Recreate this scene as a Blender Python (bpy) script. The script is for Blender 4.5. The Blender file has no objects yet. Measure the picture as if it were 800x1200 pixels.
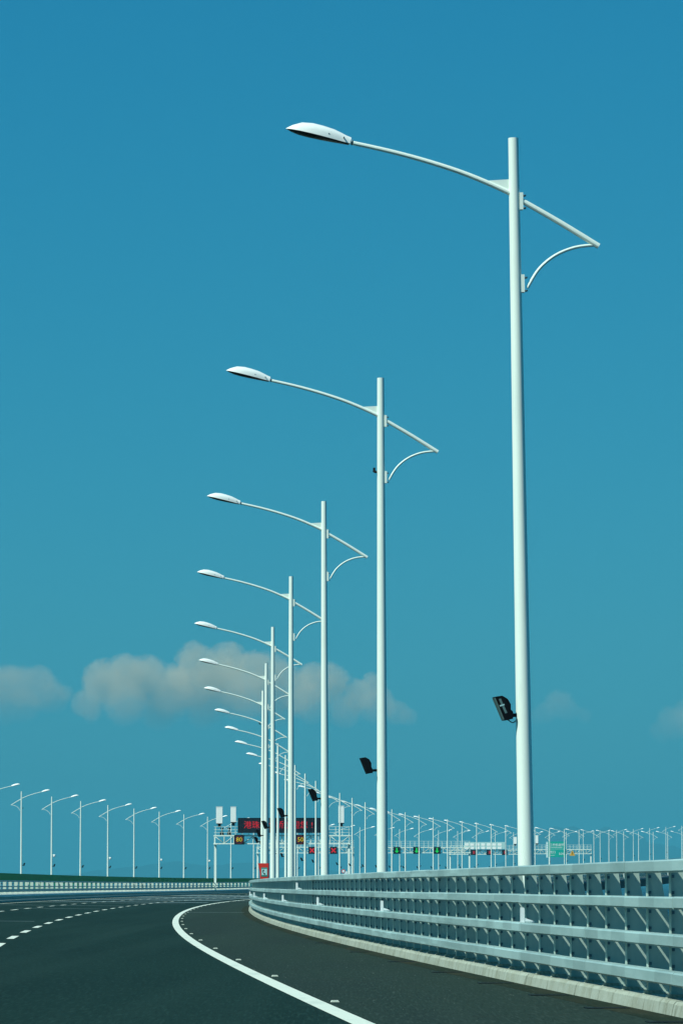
import bpy, math, random
import numpy as np
from mathutils import Vector, Matrix, Euler
random.seed(7)
R = math.radians
sc = bpy.context.scene
col = sc.collection

# ------------------------------------------------------------------ camera, sky, sun
EYE = 1.466
UP = 0.166               # measured heights were taken from a 1.3 m eye; the deck lies this much lower
PITCH = math.atan(427 / 4930)
cam_d = bpy.data.cameras.new('camera')
cam_d.sensor_fit = 'VERTICAL'
cam_d.sensor_height = 36.0
cam_d.lens = 4930 / 1200 * 36.0
cam_d.clip_start = 0.5
cam_d.clip_end = 200000
cam = bpy.data.objects.new('camera', cam_d)
cam.location = (0, 0, EYE)
cam.rotation_euler = (R(90) + PITCH, 0, 0)
col.objects.link(cam)
sc.camera = cam

SUN_EL, SUN_AZ = R(49), R(230)          # azimuth clockwise from +Y: behind the camera, to its left
w = bpy.data.worlds.new('World')
sc.world = w
w.use_nodes = True
nt = w.node_tree
nt.nodes.clear()
sky = nt.nodes.new('ShaderNodeTexSky')
sky.sky_type = 'NISHITA'
sky.sun_disc = False
sky.sun_elevation = SUN_EL
sky.sun_rotation = SUN_AZ
sky.air_density = 1.0
sky.dust_density = 0.6
sky.ozone_density = 3.0
bg = nt.nodes.new('ShaderNodeBackground')
bg.inputs['Strength'].default_value = 0.10
sep = nt.nodes.new('ShaderNodeSeparateColor')
com = nt.nodes.new('ShaderNodeCombineColor')
nt.links.new(sky.outputs[0], sep.inputs[0])
SKY_FIT = ((.0530, 1.45), (1.000, .65), (1.823, .5))     # one gain and one power per channel: the photograph's teal grade
for i, (gain, power) in enumerate(SKY_FIT):
    p = nt.nodes.new('ShaderNodeMath'); p.operation = 'POWER'; p.inputs[1].default_value = power
    g = nt.nodes.new('ShaderNodeMath'); g.operation = 'MULTIPLY'; g.inputs[1].default_value = gain
    nt.links.new(sep.outputs[i], p.inputs[0]); nt.links.new(p.outputs[0], g.inputs[0]); nt.links.new(g.outputs[0], com.inputs[i])
nt.links.new(com.outputs[0], bg.inputs[0])
wo = nt.nodes.new('ShaderNodeOutputWorld')
nt.links.new(bg.outputs[0], wo.inputs[0])

sun_d = bpy.data.lights.new('sun', 'SUN')
sun_d.energy = 5.0
sun_d.angle = R(0.53)
sun_d.color = (0.90, 1.0, 0.93)
sun = bpy.data.objects.new('sun', sun_d)
to_sun = Vector((math.sin(SUN_AZ) * math.cos(SUN_EL), math.cos(SUN_AZ) * math.cos(SUN_EL), math.sin(SUN_EL)))
sun.rotation_euler = to_sun.to_track_quat('Z', 'Y').to_euler()
sun.location = (-60, -60, 80)
col.objects.link(sun)

sc.view_settings.view_transform = 'Standard'
sc.view_settings.look = 'None'
sc.view_settings.exposure = 0
sc.view_settings.gamma = 1
sc.cycles.use_denoising = True
sc.cycles.max_bounces = 6
sc.cycles.volume_bounces = 4

# ------------------------------------------------------------------ the line of the bridge
KN = np.array([0, 110, 220, 330, 440, 560, 700, 850, 1000, 1200, 1400, 1600, 1800.])
KX = np.array([8.1325, .9045, -3.6428, -5.6938, -5.347, -1.975, 5.93, 19.038, 37.112, 68.319, 107.691, 153.531, 205.658])
KZ = np.array([0, 0, 0, 0, 0, .03, .17, .62, 1.37, 2.8, 4.75, 8.5, 14.0])

def spline(v):
    n = len(KN); A = np.zeros((n, n)); b = np.zeros(n); A[0, 0] = A[-1, -1] = 1
    for i in range(1, n - 1):
        h0 = KN[i] - KN[i - 1]; h1 = KN[i + 1] - KN[i]
        A[i, i - 1] = h0; A[i, i] = 2 * (h0 + h1); A[i, i + 1] = h1
        b[i] = 6 * ((v[i + 1] - v[i]) / h1 - (v[i] - v[i - 1]) / h0)
    return np.linalg.solve(A, b)
MX, MZ = spline(KX), spline(KZ)

def ev(v, M, x):
    if x < KN[0]: return v[0] + (v[1] - v[0]) / (KN[1] - KN[0]) * (x - KN[0]) - 0.0 if v is KX else v[0]
    if x > KN[-1]:
        return ev(v, M, KN[-1]) + (ev(v, M, KN[-1]) - ev(v, M, KN[-1] - 1)) * (x - KN[-1])
    i = min(max(int(np.searchsorted(KN, x)) - 1, 0), len(KN) - 2)
    h = KN[i + 1] - KN[i]; a = (KN[i + 1] - x) / h; b = (x - KN[i]) / h
    return a * v[i] + b * v[i + 1] + ((a ** 3 - a) * M[i] + (b ** 3 - b) * M[i + 1]) * h * h / 6

def px(Y): return float(ev(KX, MX, Y))
def pz(Y): return -0.00223 * Y + float(ev(KZ, MZ, Y))
def head(Y): return math.atan(px(Y + .5) - px(Y - .5))
def at(Y, o, h=0.0):
    """point o metres to the left of the near lamp row at station Y, h above the road"""
    t = head(Y)
    fall = .165 * min(max((o - 4.73) / 16.1, 0), 1) * min(max((43.7 - o) / 19.0, 0), 1)      # gentle crossfall up to the median
    return Vector((px(Y) - o * math.cos(t), Y + o * math.sin(t), pz(Y) + h + fall))

ROW_W = 43.73            # from the near lamp row to the far lamp row
KERB = 1.05               # kerb face, left of the lamp row
LINE = 4.73       # centre of the solid edge line
LANE = 4.85
MED0, MED1 = 20.6, ROW_W - 20.6

# ------------------------------------------------------------------ helpers
class MB:
    def __init__(self): self.v = []; self.f = []; self.s = []; self.m = []
    def add(self, vs, fs, smooth=False, mat=0):
        n = len(self.v); self.v += [tuple(p) for p in vs]
        self.f += [tuple(i + n for i in f) for f in fs]; self.s += [smooth] * len(fs); self.m += [mat] * len(fs)
        return self
    def box(self, lo, hi, M=None, mat=0):
        x0, y0, z0 = lo; x1, y1, z1 = hi
        vs = [Vector(p) for p in ((x0, y0, z0), (x1, y0, z0), (x1, y1, z0), (x0, y1, z0), (x0, y0, z1), (x1, y0, z1), (x1, y1, z1), (x0, y1, z1))]
        if M is not None: vs = [M @ p for p in vs]
        return self.add(vs, [(0, 3, 2, 1), (4, 5, 6, 7), (0, 1, 5, 4), (1, 2, 6, 5), (2, 3, 7, 6), (3, 0, 4, 7)], False, mat)
    def tube(self, pts, rad, n=8, caps=True, mat=0, ref=None):
        pts = [Vector(p) for p in pts]; k = len(pts)
        rads = rad if hasattr(rad, '__len__') else [rad] * k
        vs = []; fs = []
        for i, p in enumerate(pts):
            d = (pts[min(i + 1, k - 1)] - pts[max(i - 1, 0)]).normalized()
            r = ref or (Vector((0, 1, 0)) if abs(d.y) < .9 else Vector((1, 0, 0)))
            a = d.cross(r).normalized(); b = d.cross(a).normalized()
            for j in range(n):
                t = 2 * math.pi * j / n
                vs.append(p + (a * math.cos(t) + b * math.sin(t)) * rads[i])
        for i in range(k - 1):
            for j in range(n):
                q = (j + 1) % n
                fs.append((i * n + j, i * n + q, (i + 1) * n + q, (i + 1) * n + j))
        self.add(vs, fs, True, mat)
        if caps: self.add(vs[:n], [tuple(range(n))[::-1]], False, mat); self.add(vs[-n:], [tuple(range(n))], False, mat)
        return self
    def prism(self, prof, y0, y1, M=None, mat=0):
        """profile in XZ extruded along Y"""
        n = len(prof)
        vs = [Vector((x, y0, z)) for x, z in prof] + [Vector((x, y1, z)) for x, z in prof]
        if M is not None: vs = [M @ p for p in vs]
        return self.add(vs, [tuple(range(n)), tuple(range(2 * n - 1, n - 1, -1))] + [((i + 1) % n, i, i + n, (i + 1) % n + n) for i in range(n)], False, mat)
    def sweep(self, prof, Y0, Y1, step, caps=True, mat=0, smooth=False):
        """profile of (offset, height) pairs swept along the bridge"""
        k = max(1, int(round((Y1 - Y0) / step))); n = len(prof); vs = []; fs = []
        for i in range(k + 1):
            Y = Y0 + (Y1 - Y0) * i / k
            vs += [at(Y, o, h) for o, h in prof]
        for i in range(k):
            for j in range(n):
                q = (j + 1) % n
                fs.append((i * n + j, (i + 1) * n + j, (i + 1) * n + q, i * n + q))
        self.add(vs, fs, smooth, mat)
        if caps: self.add(vs[:n], [tuple(range(n))], False, mat); self.add(vs[-n:], [tuple(range(n))[::-1]], False, mat)
        return self
    def ribbon(self, o0, o1, Y0, Y1, step, h):
        k = max(1, int(round((Y1 - Y0) / step))); vs = []; fs = []
        for i in range(k + 1):
            Y = Y0 + (Y1 - Y0) * i / k
            vs += [at(Y, o0, h), at(Y, o1, h)]
        for i in range(k): fs.append((2 * i, 2 * i + 2, 2 * i + 3, 2 * i + 1))
        return self.add(vs, fs)
    def mesh(self, name, mats):
        me = bpy.data.meshes.new(name)
        me.from_pydata(self.v, [], self.f)
        for m in (mats if isinstance(mats, (list, tuple)) else [mats]): me.materials.append(m)
        me.polygons.foreach_set('use_smooth', self.s)
        me.polygons.foreach_set('material_index', self.m)
        me.update()
        return me
    def build(self, name, mats, parent=None, fix=True):
        me = self.mesh(name, mats)
        if fix:
            import bmesh
            bm = bmesh.new(); bm.from_mesh(me); bmesh.ops.remove_doubles(bm, verts=bm.verts, dist=1e-5)
            bmesh.ops.recalc_face_normals(bm, faces=bm.faces); 
            for e in bm.edges:
                if len(e.link_faces) == 2 and e.calc_face_angle(0) > R(35): e.smooth = False
            bm.to_mesh(me); bm.free()
        return link(name, me, parent)

def link(name, me, parent=None):
    o = bpy.data.objects.new(name, me); col.objects.link(o)
    if parent is not None: o.parent = parent
    return o
def tag(o, label, cat, group=None):
    o['label'] = label; o['category'] = cat
    if group: o['group'] = group
    return o
def empty(name, loc=(0, 0, 0), rz=0.0):
    o = bpy.data.objects.new(name, None); o.empty_display_size = .3
    o.location = loc; o.rotation_euler = (0, 0, rz); col.objects.link(o); return o
def structure(o): o['kind'] = 'structure'; return o
def copy_tree(o, parent=None):
    c = o.copy(); col.objects.link(c)
    if parent is not None: c.parent = parent
    for ch in list(o.children): copy_tree(ch, c)
    return c
ONES = ['', 'first', 'second', 'third', 'fourth', 'fifth', 'sixth', 'seventh', 'eighth', 'ninth', 'tenth', 'eleventh', 'twelfth', 'thirteenth',
        'fourteenth', 'fifteenth', 'sixteenth', 'seventeenth', 'eighteenth', 'nineteenth']
TENS = {20: ('twentieth', 'twenty'), 30: ('thirtieth', 'thirty'), 40: ('fortieth', 'forty')}
def ordinal(n):
    if n < 20: return ONES[n]
    t = n // 10 * 10
    return TENS[t][0] if n == t else TENS[t][1] + '-' + ONES[n - t]

def mat(name, rgb, rough=.5, metal=0.0, spec=.5, noise=None, bump=None, rand=0.0, coords='Object', emit=None, build=None):
    """noise = list of (scale xyz, rgb, low, high, amount, detail): patches of another colour; rand = per-object value change"""
    m = bpy.data.materials.new(name); m.use_nodes = True
    n = m.node_tree; b = n.nodes['Principled BSDF']
    b.inputs['Base Color'].default_value = (*rgb, 1)
    b.inputs['Roughness'].default_value = rough
    b.inputs['Metallic'].default_value = metal
    b.inputs['Specular IOR Level'].default_value = spec
    src = None
    tc = n.nodes.new('ShaderNodeTexCoord')
    def mapped(scale):
        mp = n.nodes.new('ShaderNodeMapping'); mp.inputs['Scale'].default_value = scale
        n.links.new(tc.outputs[coords], mp.inputs[0]); return mp.outputs[0]
    for (scale, rgb2, lo, hi, amt, det) in (noise or []):
        tx = n.nodes.new('ShaderNodeTexNoise'); tx.inputs['Scale'].default_value = 1; tx.inputs['Detail'].default_value = det
        n.links.new(mapped(scale), tx.inputs['Vector'])
        mr = n.nodes.new('ShaderNodeMapRange'); mr.inputs[1].default_value = lo; mr.inputs[2].default_value = hi; mr.inputs[4].default_value = amt
        n.links.new(tx.outputs[0], mr.inputs[0])
        mx = n.nodes.new('ShaderNodeMix'); mx.data_type = 'RGBA'
        n.links.new(mr.outputs[0], mx.inputs[0])
        if src is None: mx.inputs[6].default_value = (*rgb, 1)
        else: n.links.new(src, mx.inputs[6])
        mx.inputs[7].default_value = (*rgb2, 1)
        src = mx.outputs[2]
    if rand:
        oi = n.nodes.new('ShaderNodeObjectInfo')
        mr = n.nodes.new('ShaderNodeMapRange'); mr.inputs[3].default_value = 1 - rand; mr.inputs[4].default_value = 1 + rand
        n.links.new(oi.outputs['Random'], mr.inputs[0])
        hs = n.nodes.new('ShaderNodeHueSaturation')
        n.links.new(mr.outputs[0], hs.inputs['Value'])
        if src is None: hs.inputs['Color'].default_value = (*rgb, 1)
        else: n.links.new(src, hs.inputs['Color'])
        src = hs.outputs[0]
    if src is not None: n.links.new(src, b.inputs['Base Color'])
    if bump:
        tx = n.nodes.new('ShaderNodeTexNoise'); tx.inputs['Scale'].default_value = 1; tx.inputs['Detail'].default_value = 4
        n.links.new(mapped(bump[0]), tx.inputs['Vector'])
        bp = n.nodes.new('ShaderNodeBump'); bp.inputs['Strength'].default_value = bump[1]; bp.inputs['Distance'].default_value = bump[2]
        n.links.new(tx.outputs[0], bp.inputs['Height']); n.links.new(bp.outputs[0], b.inputs['Normal'])
    if emit:
        b.inputs['Emission Color'].default_value = (*emit[0], 1); b.inputs['Emission Strength'].default_value = emit[1]
    return m

M = {}
M['white'] = mat('white_paint', (.84, .92, .80), .38, noise=[((1.2, 1.2, .35), (.73, .82, .71), .45, .75, .6, 3), ((14, 14, .8), (.58, .66, .56), .6, .8, .35, 2)])
M['lamp'] = mat('lamp_white', (.90, .92, .85), .3, noise=[((5, 5, 5), (.78, .82, .78), .5, .8, .5, 3)])
M['dark'] = mat('dark_steel', (.003, .004, .005), .55, spec=.15)
M['glass'] = mat('lamp_glass', (.006, .009, .010), .2, spec=.3)
M['lens'] = mat('flood_lens', (.11, .19, .18), .2)
M['bolt'] = mat('bolt_steel', (.10, .15, .17), .4, .6)
M['rail'] = mat('rail_paint', (.36, .51, .475), .42, noise=[((.6, .6, 3), (.26, .39, .36), .42, .65, .7, 4), ((6, 6, 30), (.46, .56, .50), .58, .75, .5, 4)], rand=.10)
def panel_steps(m, length, amount):
    n = m.node_tree; b = n.nodes['Principled BSDF']; src = b.inputs['Base Color'].links[0].from_socket
    tc = n.nodes.new('ShaderNodeTexCoord'); sx = n.nodes.new('ShaderNodeSeparateXYZ'); n.links.new(tc.outputs['Object'], sx.inputs[0])
    def mth(op, a, v):
        x = n.nodes.new('ShaderNodeMath'); x.operation = op; x.inputs[1].default_value = v; n.links.new(a, x.inputs[0]); return x.outputs[0]
    y = mth('FLOOR', mth('MULTIPLY', sx.outputs[1], 1 / length), 0); z = mth('FLOOR', mth('MULTIPLY_ADD', sx.outputs[2], 2.3), 0)
    ad = n.nodes.new('ShaderNodeMath'); ad.operation = 'MULTIPLY_ADD'; ad.inputs[1].default_value = 37.7; n.links.new(z, ad.inputs[0]); n.links.new(y, ad.inputs[2])
    wn = n.nodes.new('ShaderNodeTexWhiteNoise'); wn.noise_dimensions = '1D'; n.links.new(ad.outputs[0], wn.inputs['W'])
    mr = n.nodes.new('ShaderNodeMapRange'); mr.inputs[3].default_value = 1 - amount; mr.inputs[4].default_value = 1 + amount; n.links.new(wn.outputs[0], mr.inputs[0])
    hs = n.nodes.new('ShaderNodeHueSaturation'); n.links.new(src, hs.inputs['Color']); n.links.new(mr.outputs[0], hs.inputs['Value']); n.links.new(hs.outputs[0], b.inputs['Base Color'])
panel_steps(M['rail'], 1.3, .13)      # random value step for each length of rail
M['post'] = mat('post_paint', (.46, .56, .47), .45, noise=[((3, 3, 2), (.34, .44, .37), .45, .7, .7, 4)], rand=.08)
M['conc'] = mat('kerb_concrete', (.37, .41, .33), .85, spec=.2, noise=[((1.6, 1.6, 3), (.27, .29, .21), .42, .68, .8, 6), ((5, 5, .5), (.15, .16, .11), .54, .70, .8, 5), ((30, 30, 30), (.48, .50, .40), .5, .7, .5, 2)], bump=((40, 40, 40), .4, .004), rand=.06)
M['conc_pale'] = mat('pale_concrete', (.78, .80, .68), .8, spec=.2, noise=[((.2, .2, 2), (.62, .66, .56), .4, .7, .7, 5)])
M['post_pale'] = mat('post_pale_paint', (.58, .66, .56), .5)
M['deck'] = mat('deck_concrete', (.30, .31, .28), .9, spec=.2, noise=[((.4, .4, .4), (.22, .23, .21), .4, .7, .7, 5)])
M['lane'] = mat('asphalt_lane', (.006, .0245, .0175), .9, spec=.12, noise=[((.25, .04, 1), (.004, .019, .014), .4, .65, .8, 5), ((.7, .012, 1), (.012, .034, .026), .5, .72, .8, 4), ((26, 1.1, 1), (.017, .046, .036), .50, .70, .8, 3), ((34, 1.6, 1), (.003, .014, .011), .52, .70, .8, 3), ((9, 9, 9), (.013, .034, .026), .55, .75, .5, 4)], bump=((60, 60, 60), .4, .004))
M['shoulder'] = mat('asphalt_shoulder', (.018, .035, .024), .9, spec=.12, noise=[((.35, .06, 1), (.015, .028, .022), .4, .65, .8, 5), ((8, 8, 8), (.034, .050, .040), .55, .75, .5, 4), ((.8, .015, 1), (.026, .044, .032), .5, .72, .7, 4), ((26, 1.1, 1), (.036, .058, .045), .50, .70, .8, 3), ((34, 1.6, 1), (.009, .020, .014), .52, .70, .8, 3), ((16, 1.2, 1), (.16, .19, .15), .735, .76, .8, 2), ((1.5, 1.5, 1), (.022, .028, .018), .6, .75, .6, 3)], bump=((60, 60, 60), .4, .004))
M['line'] = mat('road_paint', (.74, .78, .64), .6, noise=[((2, 1.2, 1), (.66, .72, .60), .48, .72, .7, 6), ((14, 5, 1), (.40, .46, .38), .62, .74, .6, 3), ((3, .25, 1), (.52, .58, .48), .58, .72, .6, 4)])
M['grime'] = mat('gutter_grime', (.016, .026, .016), .95, spec=.08, noise=[((2.2, .25, 1), (.030, .034, .020), .42, .62, .9, 5), ((24, 1.2, 1), (.05, .06, .04), .58, .72, .7, 3)])
M['joint_sheen'] = mat('joint_steel_and_sheen', (.16, .22, .21), .7, noise=[((3, 3, 1), (.08, .12, .12), .4, .6, .8, 3)])  # joint steel, also the painted pale sheen on the far asphalt
M['green'] = mat('screen_green', (.002, .21, .06), .6, spec=.1, noise=[((.3, .3, 2), (.002, .17, .05), .4, .7, .6, 4)])
M['sea'] = mat('sea_water', (.001, .014, .035), .6, spec=.10, bump=((.02, .05, .05), .6, 3.0))
M['red'] = mat('red_paint', (.62, .025, .012), .4, noise=[((6, 6, 6), (.5, .03, .015), .45, .7, .6, 3)])
M['teal'] = mat('teal_paint', (.01, .22, .18), .4)
M['panel'] = mat('pale_panel', (.40, .62, .60), .4)
M['black'] = mat('board_black', (.006, .008, .014), .4)
M['signgreen'] = mat('sign_green', (.005, .36, .28), .4)
M['signwhite'] = mat('sign_white', (.8, .86, .85), .4)
M['yellow'] = mat('sign_yellow', (.62, .33, .02), .5)
M['hill'] = mat('hill_cover', (.018, .045, .035), .95, spec=.1, noise=[((.002, .002, .004), (.03, .055, .04), .45, .65, .8, 6)])
M['led_red'] = mat('led_red', (.02, 0, 0), emit=((1, .012, .035), .55))
M['led_yellow'] = mat('led_yellow', (.02, .02, 0), emit=((.80, .62, .02), .8))
M['led_green'] = mat('led_green', (0, .02, 0), emit=((.0, .72, .10), .8))

# ------------------------------------------------------------------ sea, deck, road
sea = structure(MB().add([(math.cos(2 * math.pi * i / 96) * 48000, math.sin(2 * math.pi * i / 96) * 48000, -42) for i in range(96)], [tuple(range(96))]).build('sea', M['sea']))

Y0, Y1 = -60, 1780
NB_END = 312
deck = structure(MB().sweep([(-.95, -.012), (ROW_W + .95, -.012), (ROW_W + .95, -.5), (ROW_W - 9, -3.6), (9, -3.6), (-.95, -.5)], Y0, Y1, 20).build('bridge_deck', M['deck']))
road = structure(MB().ribbon(LINE + .12, MED0 + .1, Y0, Y1, 5, 0).build('road', M['lane'], fix=False))
shoulder = structure(MB().ribbon(KERB - .3, LINE + .12, Y0, Y1, 5, 0).build('road_shoulder', M['shoulder'], fix=False))
road2 = structure(MB().ribbon(MED1, ROW_W - KERB, Y0, Y1, 5, 0).build('road', M['lane'], fix=False))
MB().ribbon(LINE - .12, LINE + .13, 5, Y1, 3, .006).build('edge_line', M['line'], road, fix=False)
MB().ribbon(MED0 - 1.1, MED0 - .9, 5, Y1, 5, .006).build('edge_line', M['line'], road, fix=False)
for lane, ph in ((1, 99.3), (2, 105.0)):
    o = LINE + LANE * lane
    Y = ph - 75
    while Y < 1000:
        MB().ribbon(o - .10, o + .10, Y, Y + 6.5, 2, .006).build('lane_dash', M['line'], road, fix=False)
        Y += 14.9
stud = MB().prism([(-.055, 0), (.055, 0), (.04, .022), (-.04, .022)], -.05, .05).mesh('road_stud', M['line'])
for i in range(28):
    Y = 38.8 + 15.1 * i
    s = link('road_stud', stud, shoulder); s.location = at(Y, LINE - .26, .001); s.rotation_euler.z = -head(Y)
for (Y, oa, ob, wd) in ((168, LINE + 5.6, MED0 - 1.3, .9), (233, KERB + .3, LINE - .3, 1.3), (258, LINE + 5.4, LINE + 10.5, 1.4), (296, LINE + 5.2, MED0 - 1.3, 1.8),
                        (338, LINE + 2, MED0 - 1.3, 2.2), (397, KERB + .3, MED0 - 1.3, 3.0), (362, LINE + 1, MED0 - 1.3, 9), (410, LINE + 1.5, MED0 - 1.3, 14), (446, LINE + 1.5, MED0 - 1.3, 12), (480, LINE + 1, MED0 - 1.3, 24), (540, LINE + 1, MED0 - 1.3, 40)):  # narrow ones are joints; wide far bands paint the grazing sky reflection
    MB().ribbon(oa, ob, Y, Y + wd, 1, .004).build('joint_and_sheen_band', M['joint_sheen'], road, fix=False)
MB().ribbon(KERB + .004, KERB + .42, 20, NB_END, 2, .003).build('gutter_strip', M['grime'], shoulder, fix=False)
drain = MB().box((-.26, -.18, 0), (.26, .18, .008)).mesh('drain_grate', M['dark'])
for Y in (40.8, 45.7, 51, 57, 64, 72, 82, 94, 109):
    s = link('drain_grate', drain, shoulder); s.location = at(Y, KERB + .34, .0); s.rotation_euler.z = -head(Y)

# ------------------------------------------------------------------ near safety barrier
NB0, NB1 = 24.0, 312.0
kerb = structure(empty('kerb', at(NB0, KERB)))
def place(o, root):
    o.parent = root; o.matrix_parent_inverse = root.matrix_world.inverted() if False else Matrix.Translation(-root.location)
    return o
def child(mb, name, m, root, fix=True):
    return place(mb.build(name, m, None, fix), root)
Y = NB0
while Y < NB1 - .1:
    dh = random.uniform(-.006, .006); do = random.uniform(-.006, .006)
    child(MB().sweep([(KERB + do, -.01), (KERB - .03 + do, .130 + dh), (KERB - .06 + do, .163 + dh), (KERB - .52, .163 + dh), (KERB - .52, -.01)], Y + .008, Y + 2.992, 3), 'kerb_block', M['conc'], kerb)
    Y += 3
fk = child(MB().sweep([(KERB, -.01), (KERB - .04, .13), (KERB - .52, .13), (KERB - .52, -.01)], NB1, Y1, 10), 'kerb_block', M['conc'], kerb)

gr = tag(empty('guard_rail', at(NB0, KERB)), 'grey green steel barrier of four rails on closely set posts along the near kerb', 'guard rail')
RAILS = [(1.622, 1.768), (1.200, 1.342), (.768, .912), (.333, .485)]
RF, RB = KERB - .02, KERB - .20
def rail_profile(a, b, f=RF, k=RB):
    c = .018
    return [(f - c, a), (f, a + c), (f, b - c), (f - c, b), (k, b), (k, a)]
def joint_shift(Y): return random.uniform(-.004, .004)
Y = NB0
while Y < NB1 - .1:
    for (a, b) in RAILS:
        e = random.uniform(-.003, .003); f = random.uniform(-.004, .004)
        child(MB().sweep(rail_profile(a + e, b + e, RF + f), Y + .006, Y + 3.994, 2), 'rail', M['rail'], gr)
    Y += 4
for Yj in np.arange(NB0 + 20, NB1 - 4, 12):
    for (a, b) in RAILS:
        child(MB().sweep([(RB - .005, a + .012), (RB - .085, a + .012), (RB - .085, b - .012), (RB - .005, b - .012)], Yj - .22, Yj + .22, .44), 'rail_sleeve', M['dark'], gr)
# one post, with its flange and base plate; local x points away from the road
PH0, PH1 = .163, 1.745
def arc(x0, z0, x1, z1, bulge, n=5):
    return [(x0 + (x1 - x0) * t / n, z0 + (z1 - z0) * t / n) for t in range(n + 1)]
web = MB().prism([(0, PH0 + .03), (.330, PH0 + .03), (.315, .62), (.258, 1.07), (.180, 1.46), (.142, PH1), (0, PH1)], -.007, .007)
web.box((.0, -.05, PH0 + .03), (.012, .05, PH0 + .10))
web_me = web.mesh('post', M['post'])
fl_me = MB().box((-.014, -.06, PH0 + .03), (-.001, .06, PH1 - .01)).mesh('flange', M['post'])
bp = MB().box((-.05, -.10, PH0 + .006), (.36, .10, PH0 + .028))
bp_me = bp.mesh('base_plate', M['post'])
bt = MB()
for (a, b) in RAILS:
    for z in (a + .02, b - .02): bt.box((-.040, -.050, z - .013), (-.015, -.024, z + .013)).box((.0, -.03, z - .02), (.03, -.0075, z + .02))
for (a, b) in ((RAILS[0][0], RAILS[1][1]), (RAILS[1][0], RAILS[2][1]), (RAILS[2][0], RAILS[3][1])):
    for z in (a - .045, b + .045): bt.box((.008, -.03, z - .018), (.038, -.0075, z + .018))
bolt_me = bt.mesh('bolt', M['bolt'])
pad_me = MB().prism([(-.06, 0), (.18, 0), (.15, .045), (-.03, .045)], -.09, .09).mesh('grout_pad', M['conc'])
k = 0; Y = NB0 + .5
while Y < NB1 - 1:
    p = link('post', web_me); p.location = at(Y, RB - .018); p.rotation_euler.z = -head(Y); place(p, gr)
    for nm, me in (('flange', fl_me), ('base_plate', bp_me)) + ((('bolt', bolt_me), ('grout_pad', pad_me)) if Y < 130 else ()):
        c = link(nm, me, p)
        if nm == 'bolt': c['kind'] = 'stuff'
        if nm == 'grout_pad': c.location = (-.02, -.12, PH0)
    Y += 1.92
far = MB()
for (a, b) in RAILS: far.sweep([(RF, a), (RF, b), (RB, b), (RB, a)], NB1, Y1, 10)
Y = NB1 + 1
while Y < Y1:
    far.sweep([(RB - .005, .13), (RB - .2, .13), (RB - .13, 1.74), (RB - .005, 1.74)], Y, Y + .05, .05); Y += 6
child(far, 'far_section', M['rail'], gr)['kind'] = 'stuff'
# white delineators
dl = MB().box((-.03, -.006, 0), (.035, .006, .225)).box((-.03, .007, 0), (.19, .09, .014))
dl.prism([(.036, .015), (.19, .015), (.036, .07)], .0, .012)
dl_me = dl.mesh('delineator', M['signwhite'])
dnames = ['nearest', 'second nearest', 'third nearest', 'fourth nearest', 'fifth nearest', 'sixth nearest', 'farthest']
for i, Yd in enumerate((63.8, 93, 121, 150, 179, 210, 243)):
    o = link('delineator', dl_me); o.location = at(Yd, RF - .03, RAILS[2][1] + .004); o.rotation_euler.z = -head(Yd)
    tag(o, f'small white reflector bracket on the third rail of the barrier, {dnames[i]} of its row', 'reflector', 'reflectors on the barrier rail')
o = link('delineator', dl_me); o.location = at(136, RF - .03, RAILS[1][1] + .004); o.rotation_euler.z = -head(136)
tag(o, 'small white reflector bracket standing alone on the second rail from the top', 'reflector', 'reflectors on the barrier rail')

# ------------------------------------------------------------------ median barrier, opposite edge
md = tag(empty('median_barrier', at(250, MED0)), 'long pale barrier with stubby posts beyond the traffic lanes, under the green screen', 'barrier')
for s, fo in ((1, MED0), (-1, MED1)):
    L = lambda d, h: (fo + s * d, h)
    child(MB().sweep([L(0, -.01), L(.0, .09), L(.20, .25), L(.38, .25), L(.38, -.01)], -20, Y1, 8), 'kerb_block', M['conc'], md)
    child(MB().sweep([L(.40, -.01), L(.40, .44), L(.98, .44), L(.98, -.01)], -20, Y1, 8), 'plinth', M['conc'], md)  # darker concrete paints the shade on the lower wall
    child(MB().sweep([L(.395, .443), L(.97, .775), L(.97, .443)], -20, Y1, 8), 'coping', M['conc_pale'], md)  # sunlit slope, its brightness helped by the paler concrete colour
    for (a, b) in ((.80, 1.04), (1.20, 1.30), (1.63, 1.76)):
        child(MB().sweep([L(.70, a), L(.70, b), L(.79, b), L(.79, a)], -20, Y1, 8), 'rail', M['rail'], md)
    pm = MB().box((-.13, -.07, .60), (.13, .07, 1.62)).mesh('post', M['post_pale'])
    Y = 250.0 if s > 0 else 300
    while Y < 880:
        p = link('post', pm); p.location = at(Y, fo + s * .93); p.rotation_euler.z = -head(Y); place(p, md)
        Y += 6.2 if s > 0 else 13
gs = tag(empty('glare_screen', at(250, ROW_W / 2)), 'continuous dark green screen running along the top of the median barrier', 'screen')
c = MED1 - .30
child(MB().sweep([(c - .03, 1.60), (c - .03, 2.34), (c + .03, 2.34), (c + .03, 1.60)], -20, Y1, 8), 'screen_panel', M['green'], gs)
child(MB().sweep([(c - .04, 2.34), (c - .04, 2.38), (c + .04, 2.38), (c + .04, 2.34)], -20, Y1, 8), 'top_rail', M['green'], gs)
pm = MB().box((-.04, -.04, 0), (.04, .04, 2.33)).mesh('screen_post', M['green'])
Y = 240
while Y < 900:
    p = link('screen_post', pm); p.location = at(Y, c + .075); p.rotation_euler.z = -head(Y); place(p, gs); Y += 6
ob = tag(empty('guard_rail', at(250, ROW_W - KERB)), 'outer steel barrier beyond the opposite carriageway, mostly hidden behind the green screen', 'guard rail')
fb = MB()
for (a, b) in RAILS: fb.sweep([(ROW_W - RF, a), (ROW_W - RF, b), (ROW_W - RB, b), (ROW_W - RB, a)], -20, Y1, 10)
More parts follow.
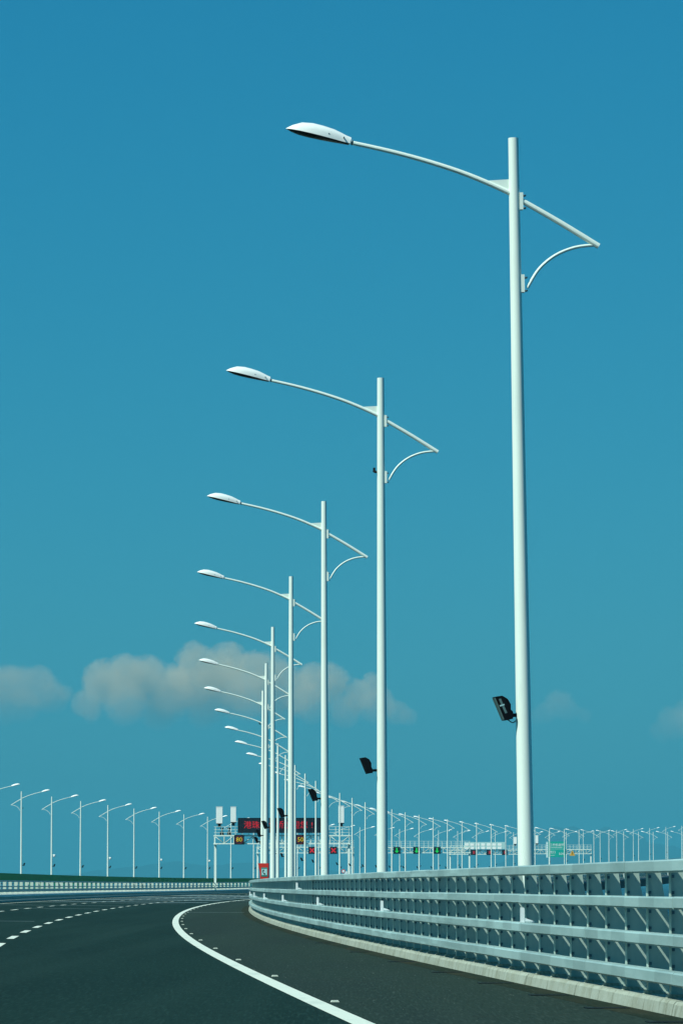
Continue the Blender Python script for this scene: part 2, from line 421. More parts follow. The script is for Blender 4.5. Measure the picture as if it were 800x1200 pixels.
child(fb, 'rail', M['rail'], ob)
child(MB().sweep([(ROW_W - KERB, -.01), (ROW_W - KERB, .13), (ROW_W - KERB + .5, .13), (ROW_W - KERB + .5, -.01)], -20, Y1, 10), 'kerb_block', M['conc'], ob)

# ------------------------------------------------------------------ street lamps
H = 14.37 + UP
ARM = [(x, z + UP) for x, z in ((-1.47, 12.45), (-.8, 12.87), (-.12, 13.27), (.12, 13.42), (.8, 13.72), (1.47, 13.95), (2.15, 14.14), (2.85, 14.30))]
def catmull(pts, n):
    out = []
    P = [pts[0]] + pts + [pts[-1]]
    for i in range(1, len(P) - 2):
        for j in range(n):
            t = j / n
            out.append(tuple(.5 * (2 * P[i][c] + (P[i + 1][c] - P[i - 1][c]) * t + (2 * P[i - 1][c] - 5 * P[i][c] + 4 * P[i + 1][c] - P[i + 2][c]) * t * t + (3 * P[i][c] - P[i - 1][c] - 3 * P[i + 1][c] + P[i + 2][c]) * t ** 3) for c in range(len(pts[0]))))
    return out + [pts[-1]]

def make_lamp(detail):
    root = empty('street_lamp')
    n = 24 if detail else 10
    zs = [0.02, 3, 6, 9, 12, H]
    MB().tube([(0, 0, z) for z in zs], [.150 - .060 * z / H for z in zs], n, ref=Vector((0, 1, 0))).build('pole', M['white'], root)
    a = [(x, 0, z) for x, z in catmull(ARM, 4 if detail else 1)]
    rr = [.052 - .014 * i / (len(a) - 1) for i in range(len(a))]
    MB().tube(a, rr, 10 if detail else 6).build('arm', M['white'], root)
    b = [(x, 0, z + UP) for x, z in catmull([(-1.42, 12.475), (-1.05, 12.43), (-.70, 12.29), (-.41, 12.05), (-.20, 11.72)], 4 if detail else 1)]
    MB().tube(b, .028, 8 if detail else 5).build('brace', M['white'], root)
    # lamp head: lofted shell, flat dark glass underneath
    prof = [(0, .060, .118), (.10, .072, .135), (.19, .085, .160), (.33, .118, .190), (.52, .150, .205), (.71, .162, .207), (.90, .150, .174), (1.05, .105, .092), (1.12, .055, .035), (1.15, .015, .010)]
    if not detail: prof = prof[::2] + prof[-1:]
    d = Vector((.9715, 0, .237)); up = Vector((-d.z, 0, d.x)); base = Vector((2.87, 0, 14.275 + UP))
    m = 12 if detail else 6
    vs = []; fs = []
    for (u, wd, tp) in prof:
        for j in range(m + 1):
            t = math.pi * j / m
            vs.append(base + d * u + Vector((0, 1, 0)) * (wd * math.cos(t)) + up * (tp * math.sin(t) ** .75))
    q = m + 1
    for i in range(len(prof) - 1):
        for j in range(q):
            k2 = (j + 1) % q
            fs.append((i * q + j, i * q + k2, (i + 1) * q + k2, (i + 1) * q + j))
    fs += [tuple(range(q))[::-1], tuple(range((len(prof) - 1) * q, len(prof) * q))]
    hd = MB().add(vs, fs, True).build('lamp_head', M['lamp'], root)
    vs = []; fs = []; bowl = [(.02, .050, .018), (.16, .070, .026), (.36, .115, .036), (.55, .140, .043), (.74, .148, .047), (.92, .134, .042), (1.05, .085, .022), (1.11, .03, .006)]
    if not detail: bowl = bowl[::2] + bowl[-1:]
    for (u, wd, dp) in bowl:
        for j in range(m + 1):
            t = math.pi * j / m
            vs.append(base + d * u + Vector((0, 1, 0)) * (wd * math.cos(t)) - up * (.004 + dp * math.sin(t) ** .7))
    for i in range(len(bowl) - 1):
        for j in range(q):
            k2 = (j + 1) % q
            fs.append((i * q + j, (i + 1) * q + j, (i + 1) * q + k2, i * q + k2))
    fs += [tuple(range(q)), tuple(range((len(bowl) - 1) * q, len(bowl) * q))[::-1]]
    MB().add(vs, fs, True).build('lens', M['glass'], hd)
    if detail:
        lt = MB()
        for u in (.13, .40): lt.tube([base + d * u + up * .07 + Vector((0, sy * .05, 0)) for sy in (1.4, 2.6)], .012, 6)
        lt.build('latch', M['bolt'], hd)
    if detail:
        MB().tube([base - d * .045 + up * .03, base - d * .02 + up * .03], .043, 10).build('collar', M['bolt'], root)
        MB().tube([base - d * .02 + up * .035, base - d * .001 + up * .045], [.050, .058], 10).build('socket', M['white'], root)
        MB().prism([(.08, 13.64 + UP), (.09, 13.405 + UP), (.48, 13.615 + UP), (.36, 13.625 + UP)], -.012, .012).build('gusset', M['white'], root)
        for z0, z1 in ((13.10 + UP, 13.40 + UP), (11.64 + UP, 11.95 + UP)):
            bk = MB().box((-.148, -.06, z0), (-.085, .06, z1)).build('bracket', M['white'], root)
            bl = MB()
            for z in (z0 + .03, z1 - .05):
                for y in (-.04, .04): bl.tube([(-.147, y, z), (-.20, y, z)], .013, 6)
            bl.build('bolt', M['bolt'], bk)
        MB().tube([(0, 0, 0.0), (0, 0, .025)], .26, 20, ref=Vector((0, 1, 0))).build('base_plate', M['white'], root)
        hh = MB().box((-.055, -.151, .9), (.055, -.135, 1.35)).build('hatch', M['white'], root)
    return root
near_proto = make_lamp(True)
far_proto = make_lamp(False)
MAIN_PX = {1: (617, 200), 2: (448, 0), 3: (381, 0), 4: (341, 0), 5: (320, 0), 6: (311.5, 0), 7: (307.8, 0)}
used = {'n': False, 'f': False}
def put_lamp(kind, loc, rz, label, group, lean=0.0):
    proto = near_proto if kind == 'n' else far_proto
    o = proto if not used[kind] else copy_tree(proto)
    used[kind] = True
    o.location = loc; o.rotation_euler = (0, lean, rz)
    tag(o, label, 'street lamp', group)
    return o
def lamp_pos(i, Y):
    """near row: measured stations; the first seven stand a hand's breadth off the fitted line"""
    p = at(Y, 0)
    if i in MAIN_PX: p.x = (MAIN_PX[i][0] - 400) * Y / 4930
    return p
LEAN = {1: R(-.80), 2: R(-.16), 3: R(-.18), 4: R(0), 5: R(-.05)}
near_lamps = {}
for i in range(1, 44):
    Y = 73.0 + 35 * (i - 1)
    if i == 1: lab = 'tallest white street lamp, its thick pole rising at right with a curved arm'
    elif i == 2: lab = 'second tallest white street lamp, next one behind the tallest pole'
    elif i == 3: lab = 'third tallest white street lamp, its dark floodlight just above the message board'
    else: lab = f'{ordinal(i)} white street lamp counting back from the tallest along the near barrier'
    p = lamp_pos(i, Y)
    near_lamps[i] = (p, math.pi - head(Y), Y)
    put_lamp('n' if i < 9 else 'f', p, math.pi - head(Y), lab, 'street lamps along the near barrier', -LEAN[i] if i in LEAN else R(random.uniform(-.12, .12)))
far_lamps = {}
for k in range(-1, 34):
    Y = 585.7 + 35 * k
    p = at(Y, ROW_W)
    if k == -1: lab = 'white street lamp cut by the left edge, only its arm and head showing'
    elif k == 0: lab = 'leftmost whole white street lamp beyond the green screen, arm reaching right'
    else: lab = f'{ordinal(k + 1)} white street lamp from the left edge in the row with arms reaching right'
    far_lamps[k] = (p, -head(Y), Y)
    put_lamp('f', p, -head(Y), lab, 'street lamps beyond the green screen', R(random.uniform(-.15, .15)))

# ------------------------------------------------------------------ floodlights and cameras on the poles
def make_flood(detail):
    root = empty('floodlight')
    Mx = Matrix.Translation((.42, 0, .10)) @ Matrix.Rotation(R(4), 4, 'Z') @ Matrix.Translation((-.42, 0, -.10))
    back = [(.585, .31), (.405, -.10)]
    prof = [(.580, .310), (.412, -.095), (.350, -.090), (.275, -.070), (.255, -.02), (.272, .06), (.305, .09), (.305, .18), (.360, .275), (.455, .330)]
    if not detail: prof = prof[:2] + prof[3:5] + prof[6:10]
    h = MB().prism(prof, -.15, .15, Mx).build('housing', M['dark'], root)
    if detail:
        MB().prism([(.587, .29), (.425, -.085), (.412, -.08), (.568, .295)], -.125, .125, Mx).build('lens', M['lens'], h)
        MB().prism([(.520, .27), (.475, .17), (.440, .18), (.480, .28)], .149, .155, Mx).prism([(.468, .155), (.405, .02), (.368, .035), (.43, .165)], .149, .155, Mx).build('side_window', M['lens'], h)
        MB().prism([(.505, .162), (.495, .140), (.415, .166), (.425, .188)], .1495, .159, Mx).build('clip', M['panel'], h)
    MB().tube([(.115, 0, .0), (.30, 0, -.005)], .032, 8).tube([(.30, -.10, -.02), (.30, .10, -.02)], .05, 8).build('bracket', M['dark'], root)
    if detail: MB().tube(catmull([(.33, -.03, -.08), (.24, -.05, -.13), (.16, -.06, -.07), (.13, -.11, -.10), (.10, -.135, -.30), (.12, -.12, -.55)], 3), .010, 5).build('cable', M['dark'], root)
    return root
fn, ff = make_flood(True), make_flood(False)
usedf = {id(fn): False, id(ff): False}
def put_flood(proto, p, rz, r0, lab, grp, z=4.25):
    o = proto if not usedf[id(proto)] else copy_tree(proto)
    usedf[id(proto)] = True
    o.location = p + Vector((0, 0, z + UP)); o.rotation_euler = (0, 0, rz); tag(o, lab, 'floodlight', grp)
for i in range(1, 40):
    p, rz, Y = near_lamps[i]
    if i == 1: lab = 'largest black floodlight with a cable, clamped to the tallest lamp pole'
    else: lab = f'black floodlight clamped low on the {ordinal(i)} lamp pole counting back from the tallest'
    put_flood(fn if i < 2 else ff, p, rz, 0, lab, 'floodlights on the near lamp poles', 4.25 if i != 1 else 4.25)
for k in range(0, 33):
    p, rz, Y = far_lamps[k]
    put_flood(ff, p, rz, 0, f'tiny dark floodlight on the {ordinal(k + 1)} lamp pole from the left edge', 'floodlights on the far lamp poles', 4.1)
def make_camera():
    root = empty('surveillance_camera')
    MB().tube([(.08, 0, 0), (.42, 0, .05)], .022, 6).build('bracket', M['dark'], root)
    MB().tube([(.30, -.14, .06), (.36, -.02, .075), (.44, .12, .09)], [.05, .075, .075], 8).tube([(.42, 0, .10), (.42, 0, .28)], .06, 8).build('housing', M['dark'], root)
    return root
cm = make_camera()
for j, (row, i, z, lab) in enumerate(((near_lamps, 2, 11.9, 'small camera high on the second tallest lamp pole'), (near_lamps, 7, 12.1, 'dark camera sticking out beneath the arm of the seventh lamp'),
                          (near_lamps, 17, 12.1, 'tiny dark camera high on the lamp pole at the right end of the first gantry'), (far_lamps, 0, 12.0, 'tiny camera high on the leftmost whole lamp pole'))):
    o = cm if j == 0 else copy_tree(cm)
    o.location = row[i][0] + Vector((0, 0, z + UP)); o.rotation_euler = (0, 0, row[i][1]); tag(o, lab, 'camera', 'cameras high on the lamp poles')
    if i == 2: o.scale = (.5, .5, .5)
dm = empty('dome_camera')
MB().tube([(.1, 0, .1), (.40, 0, .12)], .03, 6).build('bracket', M['white'], dm)
MB().tube([(.40, 0, -.26), (.40, 0, -.20), (.40, 0, -.08), (.40, 0, .06), (.40, 0, .14)], [.05, .15, .2, .17, .06], 10).build('dome', M['lamp'], dm)
for j, (k, lab) in enumerate(((1, 'pale dome camera on the second lamp pole from the left edge'), (3, 'pale dome camera on the fourth lamp pole from the left edge'),
                              (5, 'pale dome camera on the sixth lamp pole from the left edge'), (7, 'pale dome camera on the lamp pole just left of the first gantry'))):
    o = dm if j == 0 else copy_tree(dm)
    o.location = far_lamps[k][0] + Vector((0, 0, 5.7 + UP)); o.rotation_euler = (0, 0, far_lamps[k][1]); tag(o, lab, 'camera', 'dome cameras on the far lamp poles')

# ------------------------------------------------------------------ gantries
dg = None
def text(name, body, size, m, parent, loc, width=None, bold=0.0):
    cu = bpy.data.curves.new(name, 'FONT'); cu.body = body; cu.size = size; cu.align_x = 'CENTER'; cu.align_y = 'CENTER'
    cu.extrude = .01; cu.offset = 0; cu.resolution_u = 2
    t = bpy.data.objects.new(name, cu); col.objects.link(t)
    bpy.context.view_layer.update()
    me = bpy.data.meshes.new_from_object(t.evaluated_get(bpy.context.evaluated_depsgraph_get()))
    bpy.data.objects.remove(t); bpy.data.curves.remove(cu)
    me.name = name; me.materials.clear(); me.materials.append(m)
    o = link(name, me, parent); o.rotation_euler = (R(90), 0, 0); o.location = loc
    if width:
        xs = [v.co.x for v in me.vertices]; ww = max(xs) - min(xs)
        if ww > 0: o.scale = (width / ww,) * 2 + (1,)
    return o
SPAN = 20.3
def gantry(Y, o_left, label):
    """frame across one carriageway; local x runs from its left column to its right one"""
    g = empty('gantry', at(Y, o_left, UP), -head(Y)); tag(g, label, 'gantry', 'gantries across the carriageways')
    zb, zt = 7.42, 8.62
    for x in (0, SPAN):
        c = MB().box((x - .17, -.17, -UP - .1), (x + .17, .17, zb - .105)).box((x - .3, -.3, -UP - .1), (x + .3, .3, -UP + .04)).box((x - .26, -.62, zb - .105), (x + .26, .62, zb - .076)).build('column', M['white'], g)
    for y in (-.5, .5):
        for z in (zb, zt): MB().box((-.25, y - .075, z - .075), (SPAN + .25, y + .075, z + .075)).build('chord', M['white'], g)
        n = 14; dx = (SPAN + .2) / n
        for i in range(n + 1):
            x = -.1 + dx * i
            MB().box((x - .045, y - .045, zb + .076), (x + .045, y + .045, zt - .076)).build('strut', M['white'], g)
        for i in range(n):
            x = -.1 + dx * i; a, b = (x + .06, x + dx - .06) if i % 2 else (x + dx - .06, x + .06)
            MB().tube([(a, y, zb + .09), (b, y, zt - .09)], .045, 5).build('diagonal', M['white'], g)
    w_ = MB().box((-.1, -.42, zt + .078), (SPAN + .1, .42, zt + .11)).build('walkway', M['post'], g)
    hr = MB()
    for y in (-.46, .46):
        for z in (9.1, 9.55, 10.0): hr.box((-.2, y - .02, z - .02), (SPAN + .2, y + .02, z + .02))
        for i in range(21): hr.box((i * 1.015 - .02, y + .021, zt + .11), (i * 1.015 + .02, y + .05, 10.0))
    hr.build('handrail', M['white'], g)
    return g
def hang_box(name, x, z, wd, ht, g, label, cat, m, dep=.35, y=-.85, group=None):
    r = empty(name, g.location + Matrix.Rotation(g.rotation_euler.z, 3, 'Z') @ Vector((x, y, z)), g.rotation_euler.z)
    tag(r, label, cat, group)
    MB().box((-wd / 2, -dep / 2, -ht / 2), (wd / 2, dep / 2, ht / 2)).build('cabinet', m, r)
    e = .06
    fr = MB()
    for lo, hi in (((-wd / 2 - e, -dep / 2 - .05, ht / 2), (wd / 2 + e, dep / 2, ht / 2 + e)), ((-wd / 2 - e, -dep / 2 - .05, -ht / 2 - e), (wd / 2 + e, dep / 2, -ht / 2)),
                   ((-wd / 2 - e, -dep / 2 - .05, -ht / 2), (-wd / 2, dep / 2, ht / 2)), ((wd / 2, -dep / 2 - .05, -ht / 2), (wd / 2 + e, dep / 2, ht / 2))): fr.box(lo, hi)
    fr.build('frame', m, r)
    return r
def antenna(g, x, wd, ht, zc, label):
    r = empty('antenna_cabinet', g.location + Matrix.Rotation(g.rotation_euler.z, 3, 'Z') @ Vector((x, -.2, zc - ht / 2 - .55)), g.rotation_euler.z)
    tag(r, label, 'cabinet', 'white cabinets standing on the gantries')
    b = MB().box((-wd / 2, -.28, .55), (wd / 2, .28, .55 + ht)).build('cabinet', M['lamp'], r)
    MB().box((-wd / 2 - .03, -.31, .55 + ht), (wd / 2 + .03, .31, .60 + ht)).build('cap', M['lamp'], r)
    MB().box((-.22, -.15, 0), (.22, .15, .55)).box((-.4, -.2, .40), (.4, .2, .549)).build('mount', M['dark'], r)
    return r

# first gantry: message board, 80 and 50
g1 = gantry(640, 21.2, 'nearest white truss gantry carrying the long red message board')
b = hang_box('message_board', 9.85, 10.18, 12.6, 2.16, g1, 'long black electronic board with red Chinese characters on the nearest gantry', 'message board', M['black'], .5, -.80)
for ch, xx in zip('港珠澳大桥欢迎您!', range(9)):
    text('character', ch, 1.22, M['led_red'], b, (-4.85 + 1.22 * xx, -.262, 0), bold=.02)
for x, s, lab in ((3.7, '80', 'square electronic speed sign reading 80, under the left end of the red message board'), (13.0, '50', 'square electronic speed sign reading 50, under the right half of the red message board')):
    b = hang_box('speed_sign', x, 8.02, 1.36, 1.36, g1, lab, 'speed sign', M['black'], .3, -.80)
    vs = []; n = 28
    for rr in (.52, .62):
        for yy in (-.165, -.151): vs += [(rr * math.cos(2 * math.pi * i / n), yy, rr * math.sin(2 * math.pi * i / n)) for i in range(n)]
    fs = []
    for i in range(n):
        q = (i + 1) % n
        fs += [(i, q, 2 * n + q, 2 * n + i), (n + i, 3 * n + i, 3 * n + q, n + q), (2 * n + i, 2 * n + q, 3 * n + q, 3 * n + i), (i, n + i, n + q, q)]
    MB().add(vs, fs).build('ring', mat('led_dim_red', (.02, 0, 0), emit=((.5, .01, .02), .22)) if s == '80' else bpy.data.materials['led_dim_red'], b)
    text('digits', s, .92, M['led_yellow'], b, (0, -.165, 0), bold=.035)
antenna(g1, .62, .95, 2.5, 11.75, 'white upright cabinet at the left end of the nearest gantry')
antenna(g1, 2.75, .82, 2.3, 11.85, 'narrower white cabinet just left of the red message board')
antenna(g1, 19.15, .85, 2.55, 11.85, 'white upright cabinet at the right end of the nearest gantry')
for i, x in enumerate((1.0, 2.1)):
    r = empty('gantry_equipment', g1.location + Matrix.Rotation(g1.rotation_euler.z, 3, 'Z') @ Vector((x, -.25, 8.74)), g1.rotation_euler.z)
    tag(r, ['dark equipment box under the leftmost white cabinet on the gantry walkway', 'dark equipment box on the walkway between the two left white cabinets'][i], 'equipment')
    MB().box((-.28, -.15, 0), (.28, .15, .5)).build('cabinet', M['dark'], r)
    MB().tube([(0, 0, .5), (.1, -.1, .95)], .09, 8).box((-.2, -.12, .9), (.25, .1, 1.1)).build('device', M['dark'], r)

def lane_signal(g, x, z, kind, label):
    b = hang_box('lane_signal', x, z, 1.40, 1.40, g, label, 'lane signal', M['black'], .3, -.80, 'lane signals on the gantries')
    mb = MB()
    if kind == 'x':
        for a in (45, -45):
            Mx = Matrix.Rotation(R(a), 4, 'Y'); mb.box((-.13, -.165 - (.003 if a > 0 else 0), -.62), (.13, -.151, .62), Mx)
        mb.build('cross', M['led_red'], b)
    elif kind == 'block':
        mb.box((-.12, -.165, -.42), (.48, -.151, .42)).build('lamp_field', mat('led_faint', (.02, 0, 0), emit=((.8, .02, .05), .38)) if 'led_faint' not in bpy.data.materials else bpy.data.materials['led_faint'], b)
    else:
        mb.box((-.16, -.165, -.1), (.16, -.151, .55)).prism([(-.50, -.101), (0, -.56), (.50, -.101)], -.165, -.151).build('arrow', M['led_green'], b)
g2 = gantry(890, ROW_W - 2.35, 'white truss gantry right behind the message board gantry, carrying red crosses')
lane_signal(g2, 11.7, 7.95, 'x', 'lane signal with a red cross, left of the two')
lane_signal(g2, 16.25, 7.95, 'x', 'lane signal with a red cross, right of the two')
g3 = gantry(935, 20.7, 'white truss gantry carrying three green arrow signals')
for x, s in ((4.25, 'left'), (8.65, 'middle'), (13.2, 'right')):
    lane_signal(g3, x, 7.95, 'a', f'lane signal with a green downward arrow, {s} one of three')
g4 = gantry(1215, ROW_W - 3.5, 'far white truss gantry with white panelled board and three dim red signals')
for x, s in ((6.9, 'left'), (11.5, 'middle'), (16.0, 'right')):
    lane_signal(g4, x, 7.95, 'block', f'lane signal with a dim red light, {s} one below the white panelled board')
r = empty('message_board', g4.location + Matrix.Rotation(g4.rotation_euler.z, 3, 'Z') @ Vector((10.2, -.8, 9.95)), g4.rotation_euler.z)
tag(r, 'long white board of two rows of pale panels on the far gantry', 'message board')
MB().box((-5.9, -.2, -1.0), (5.9, .25, 1.0)).build('frame', M['panel'], r)
for i in range(7):
    for j in range(2):
        MB().box((-5.2 + 1.6 * i - .55, -.26, -.72 + .95 * j - .32), (-5.2 + 1.6 * i + .55, -.201, -.72 + .95 * j + .38)).build('panel', M['lamp'], r)
antenna(g4, 19.0, 1.0, 2.0, 11.4, 'white cabinet at the right end of the far gantry, beside the tallest pole')
g5 = gantry(1215, 19.6, 'far white truss gantry carrying the green direction sign')
r = empty('direction_sign', g5.location + Matrix.Rotation(g5.rotation_euler.z, 3, 'Z') @ Vector((10.55, -.85, 8.7)), g5.rotation_euler.z)
tag(r, 'green direction sign with white lettering on the far gantry', 'direction sign')
MB().box((-2.45, -.06, -2.25), (2.45, .06, 2.25)).build('panel', M['signgreen'], r)
MB().box((-2.2, -.068, .07), (2.2, -.061, .12)).build('rule', M['signwhite'], r)
text('lettering', '三桥航道桥', .82, M['signwhite'], r, (.0, -.075, 1.25), bold=.02)
MB().box((-1.9, -.07, .55), (1.6, -.061, .66)).build('small_print', M['signwhite'], r)
text('lettering', '出口', .86, M['signwhite'], r, (-1.2, -.075, -.85), bold=.02)
text('lettering', '30A', .9, M['signwhite'], r, (1.3, -.075, -1.3), bold=.02)
MB().box((-2.0, -.07, -1.75), (-.6, -.061, -1.66)).build('small_print', M['signwhite'], r)
r = empty('side_board', g5.location + Matrix.Rotation(g5.rotation_euler.z, 3, 'Z') @ Vector((7.75, -.85, 8.6)), g5.rotation_euler.z)
tag(r, 'narrow white board standing at the left edge of the green sign', 'board')
MB().box((-.32, -.06, -2.3), (.32, .06, 2.3)).build('panel', M['panel'], r)
for i in range(7): MB().box((-.2, -.072, -2.0 + .6 * i), (.2, -.0605, -1.65 + .6 * i)).build('slot', M['signwhite'], r)
r = empty('warning_sign', g5.location + Matrix.Rotation(g5.rotation_euler.z, 3, 'Z') @ Vector((15.0, -.75, 7.6)), g5.rotation_euler.z)
tag(r, 'yellow triangular warning sign under the gantry right of the green sign', 'warning sign')
MB().prism([(-.85, -.75), (.85, -.75), (.06, .72), (-.06, .72)], -.04, .04).build('panel', M['yellow'], r)
MB().prism([(-.07, -.2), (.07, -.2), (.09, .3), (-.09, .3)], -.048, -.041).box((-.08, -.048, -.5), (.08, -.041, -.33)).build('mark', M['dark'], r)
antenna(g5, 4.7, .75, 2.3, 11.6, 'thin white cabinet just right of the tallest pole, on the green sign gantry')

# ------------------------------------------------------------------ emergency phone box, round signs
Yp = 235
p = at(Yp, 0); p.x = (310.2 - 400) * Yp / 4930
r = empty('emergency_phone', p, R(-6)); r.scale = (.86, 1, 1); tag(r, 'red emergency phone box with a handset sign, behind the barrier beside the poles', 'emergency phone')
MB().box((-.06, -.06, 0), (.06, .06, 1.62 + UP)).build('post', M['white'], r)
cbn = MB()
cbn.add([(x, y, z + UP) for x, y, z in ((-.26, -.14, 1.60), (.28, -.14, 1.60), (.28, .14, 1.60), (-.20, .14, 1.60), (-.31, -.14, 2.55), (.29, -.14, 2.55), (.29, .14, 2.55), (-.45, .14, 2.55))],
        [(0, 3, 2, 1), (4, 5, 6, 7), (0, 1, 5, 4), (1, 2, 6, 5), (2, 3, 7, 6), (3, 0, 4, 7)])
cb = cbn.build('cabinet', M['red'], r)
MB().box((-.19, -.158, 1.82 + UP), (.22, -.141, 2.32 + UP)).build('sign_border', M['teal'], cb)
MB().box((-.165, -.166, 1.90 + UP), (.195, -.1585, 2.24 + UP)).build('sign_panel', M['panel'], cb)
ic = MB()
ic.tube(catmull([(x, -.17, z + UP) for x, z in ((-.06, 2.17), (-.085, 2.10), (-.04, 2.0), (.04, 1.95))], 3), .022, 5)
ic.box((-.08, -.175, 2.12 + UP), (-.0, -.1665, 2.19 + UP)).box((.0, -.175, 1.93 + UP), (.07, -.1665, 2.0 + UP))
ic.build('handset_icon', M['dark'], cb)
Ys = 612
for (pxx, z, lab, rim) in ((402.2, 3.35 + UP, 'tiny round sign with a red rim behind the barrier, near the gantry column', M['red']), (405.4, 3.1 + UP, 'tiny pale round sign right beside the red rimmed one', M['panel'])):
    p = at(Ys, 0); p.x = (pxx - 400) * Ys / 4930
    r = empty('round_sign', p, 0); tag(r, lab, 'road sign', 'small round signs')
    MB().tube([(0, .06, 0), (0, .06, z)], .03, 6).build('post', M['white'], r)
    f = MB().tube([(0, .02, z), (0, -.02, z)], .30, 16, ref=Vector((1, 0, 0))).build('disc', rim, r)
    MB().tube([(0, -.021, z), (0, -.03, z)], .20, 16, ref=Vector((1, 0, 0))).build('face', M['signwhite'], f)

# ------------------------------------------------------------------ clouds: lit volumes far out over the sea
import bmesh
HAZE = 5.5e-5
CD = 22000.0
def cloud(label, blobs, density, tint, seed):
    """blobs: (bearing px, height px, radius px) in units of CD / 4930 metres"""
    u = CD / 4930
    rng = random.Random(seed)
    cs = []
    for (bx, by, br) in blobs:
        cs.append((Vector(((bx - 400) * u, CD + rng.uniform(-170, 170), (1027 - by) * u)), br * u))
    x0 = sum(c.x for c, r_ in cs) / len(cs)
    org = Vector((x0, CD, min(c.z for c, r_ in cs)))
    bm = bmesh.new()
    for c, r_ in cs: bmesh.ops.create_icosphere(bm, subdivisions=2, radius=r_ * 1.12, matrix=Matrix.Translation(c - org))
    me = bpy.data.meshes.new('cloud'); bm.to_mesh(me); bm.free()
    t = bpy.data.objects.new('cloud', me); col.objects.link(t)
    md_ = t.modifiers.new('remesh', 'REMESH'); md_.mode = 'VOXEL'; md_.voxel_size = 28
    bpy.context.view_layer.update()
    me2 = bpy.data.meshes.new_from_object(t.evaluated_get(bpy.context.evaluated_depsgraph_get()))
    bpy.data.objects.remove(t)
    m = bpy.data.materials.new('cloud_vapour'); m.use_nodes = True
    n = m.node_tree; n.nodes.clear(); L_ = n.links.new
    out = n.nodes.new('ShaderNodeOutputMaterial'); pv = n.nodes.new('ShaderNodeVolumePrincipled')
    pv.inputs['Color'].default_value = (*tint, 1); pv.inputs['Anisotropy'].default_value = -.4
    L_(pv.outputs[0], out.inputs['Volume'])
    tc = n.nodes.new('ShaderNodeTexCoord')
    def nz(scale, det):
        x = n.nodes.new('ShaderNodeTexNoise'); x.inputs['Scale'].default_value = scale; x.inputs['Detail'].default_value = det; x.inputs['Roughness'].default_value = .6
        L_(tc.outputs['Object'], x.inputs['Vector']); return x
    def mth(op, a, b=None, c=None):
        x = n.nodes.new('ShaderNodeMath'); x.operation = op
        for i, v in enumerate((a, b, c)):
            if v is None: continue
            if isinstance(v, (int, float)): x.inputs[i].default_value = v
            else: L_(v, x.inputs[i])
        return x.outputs[0]
    field = None
    for c, r_ in cs:
        d = n.nodes.new('ShaderNodeVectorMath'); d.operation = 'DISTANCE'
        L_(tc.outputs['Object'], d.inputs[0]); d.inputs[1].default_value = c - org
        f = mth('MULTIPLY_ADD', d.outputs['Value'], -1.0 / r_, 1.0)
        field = f if field is None else mth('SMOOTH_MAX', field, f, .12)
    nb = nz(.011, 6); nc = nz(.042, 5)
    f = mth('ADD', mth('ADD', field, mth('MULTIPLY_ADD', nb.outputs[0], 1.15, -.57)), mth('MULTIPLY_ADD', nc.outputs[0], .85, -.40))
    ramp = n.nodes.new('ShaderNodeMapRange'); ramp.inputs[1].default_value = .0; ramp.inputs[2].default_value = .20; ramp.inputs[4].default_value = density
    L_(f, ramp.inputs[0])
    sx = n.nodes.new('ShaderNodeSeparateXYZ'); L_(tc.outputs['Object'], sx.inputs[0])
    zr = n.nodes.new('ShaderNodeMapRange'); zr.inputs[1].default_value = -120; zr.inputs[2].default_value = 170; zr.inputs[3].default_value = .0; L_(sx.outputs[2], zr.inputs[0])
    L_(mth('MULTIPLY', ramp.outputs[0], zr.outputs[0]), pv.inputs['Density'])
    me2.materials.clear(); me2.materials.append(m)
    m.cycles.volume_step_rate = .14
    o = link('cloud', me2); o.location = org
    tag(o, label, 'cloud', 'clouds low over the horizon')
    return o
TINT = (1.0, .86, .64)
cloud('widest pale cumulus bank, behind the middle lamp poles',
      [(103, 826, 19), (122, 800, 28), (148, 794, 27), (171, 796, 29), (200, 812, 34), (150, 826, 28), (110, 838, 13), (186, 836, 22),
       (229, 776, 24), (230, 802, 32), (266, 776, 26), (266, 808, 34), (248, 792, 24), (300, 786, 25), (317, 794, 30), (290, 818, 32), (240, 832, 24), (325, 828, 26),
       (350, 810, 27), (368, 796, 21), (386, 800, 25), (362, 826, 25), (420, 816, 21), (437, 804, 17), (441, 828, 23), (465, 838, 16), (479, 840, 12), (404, 832, 22)], .0054, TINT, 3)
cloud('smaller pale cloud cut by the left edge of the picture', [(-40, 815, 40), (-10, 806, 28), (8, 805, 26), (25, 806, 26), (45, 808, 27), (60, 816, 23), (25, 828, 22), (76, 812, 11), (0, 830, 26)], .0032, TINT, 4)
cloud('faint small cloud just right of the tallest lamp pole', [(640, 834, 15), (655, 825, 19), (666, 832, 14), (685, 838, 11), (628, 840, 10)], .0022, TINT, 5)
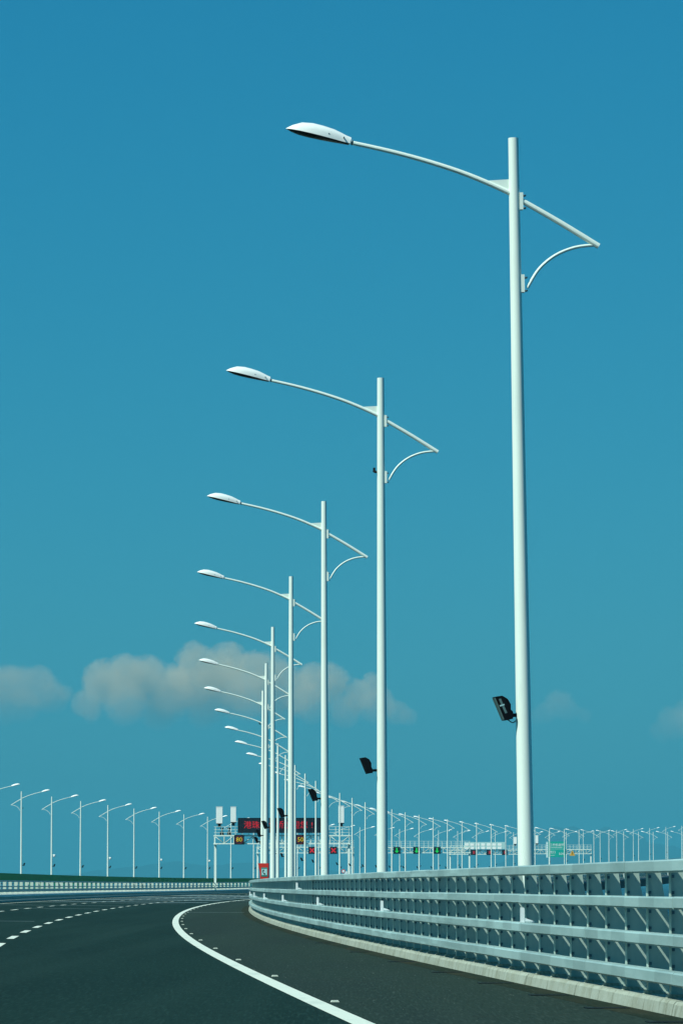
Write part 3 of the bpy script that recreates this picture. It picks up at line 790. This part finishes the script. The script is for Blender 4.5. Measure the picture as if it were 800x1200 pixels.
cloud('faint cloud low at the right edge, right of the tallest pole', [(775, 858, 15), (790, 848, 22), (812, 842, 26), (840, 850, 34)], .0022, TINT, 6)

# ------------------------------------------------------------------ islands and the air
def island(name, D, pts, depth, seed):
    """ridge line as (bearing px, height px) at D metres; a real hill with slopes, standing in the sea"""
    u = D / 4930; rng = random.Random(seed)
    xs = [p[0] for p in pts]; hs = [p[1] for p in pts]
    nx, ny = 70, 14
    vs = []; fs = []
    ph = [rng.uniform(0, 6.28) for _ in range(8)]
    for i in range(nx + 1):
        b = xs[0] + (xs[-1] - xs[0]) * i / nx
        h = float(np.interp(b, xs, hs))
        h *= 1 + .04 * math.sin(b * .07 + ph[0]) + .03 * math.sin(b * .19 + ph[1])
        for j in range(ny + 1):
            t = j / ny * 2 - 1
            e = max(0, 1 - abs(t) ** 1.4)
            g = 1 + .12 * math.sin(i * .9 + t * 7 + ph[2]) * (1 - abs(t))
            vs.append(((b - 400) * u, D + t * depth, -43 + (h * u + 43) * e * (g if abs(t) > .1 else 1)))
    for i in range(nx):
        for j in range(ny):
            a = i * (ny + 1) + j
            fs.append((a, a + ny + 1, a + ny + 2, a + 1))
    return structure(MB().add(vs, fs, True).build(name, M['hill']))
island('island', 40000, [(560, 0), (590, 20), (625, 46), (655, 58), (700, 56), (735, 48), (760, 41), (800, 32), (850, 40), (900, 20), (960, 0)], 3000, 1)
island('island', 39000, [(60, 0), (110, 6), (160, 12), (205, 17), (240, 13), (290, 16), (330, 10), (400, 6), (450, 0)], 1800, 2)
hz = MB().box((-50000, -50000, -44), (50000, 50000, 580)).build('haze', [])
hz['kind'] = 'stuff'
hm = bpy.data.materials.new('haze_air'); hm.use_nodes = True
n = hm.node_tree; n.nodes.clear()
out = n.nodes.new('ShaderNodeOutputMaterial'); pv = n.nodes.new('ShaderNodeVolumePrincipled')
pv.inputs['Color'].default_value = (.125, .56, .68, 1)
pv.inputs['Density'].default_value = HAZE
n.links.new(pv.outputs[0], out.inputs['Volume'])
hz.data.materials.append(hm)
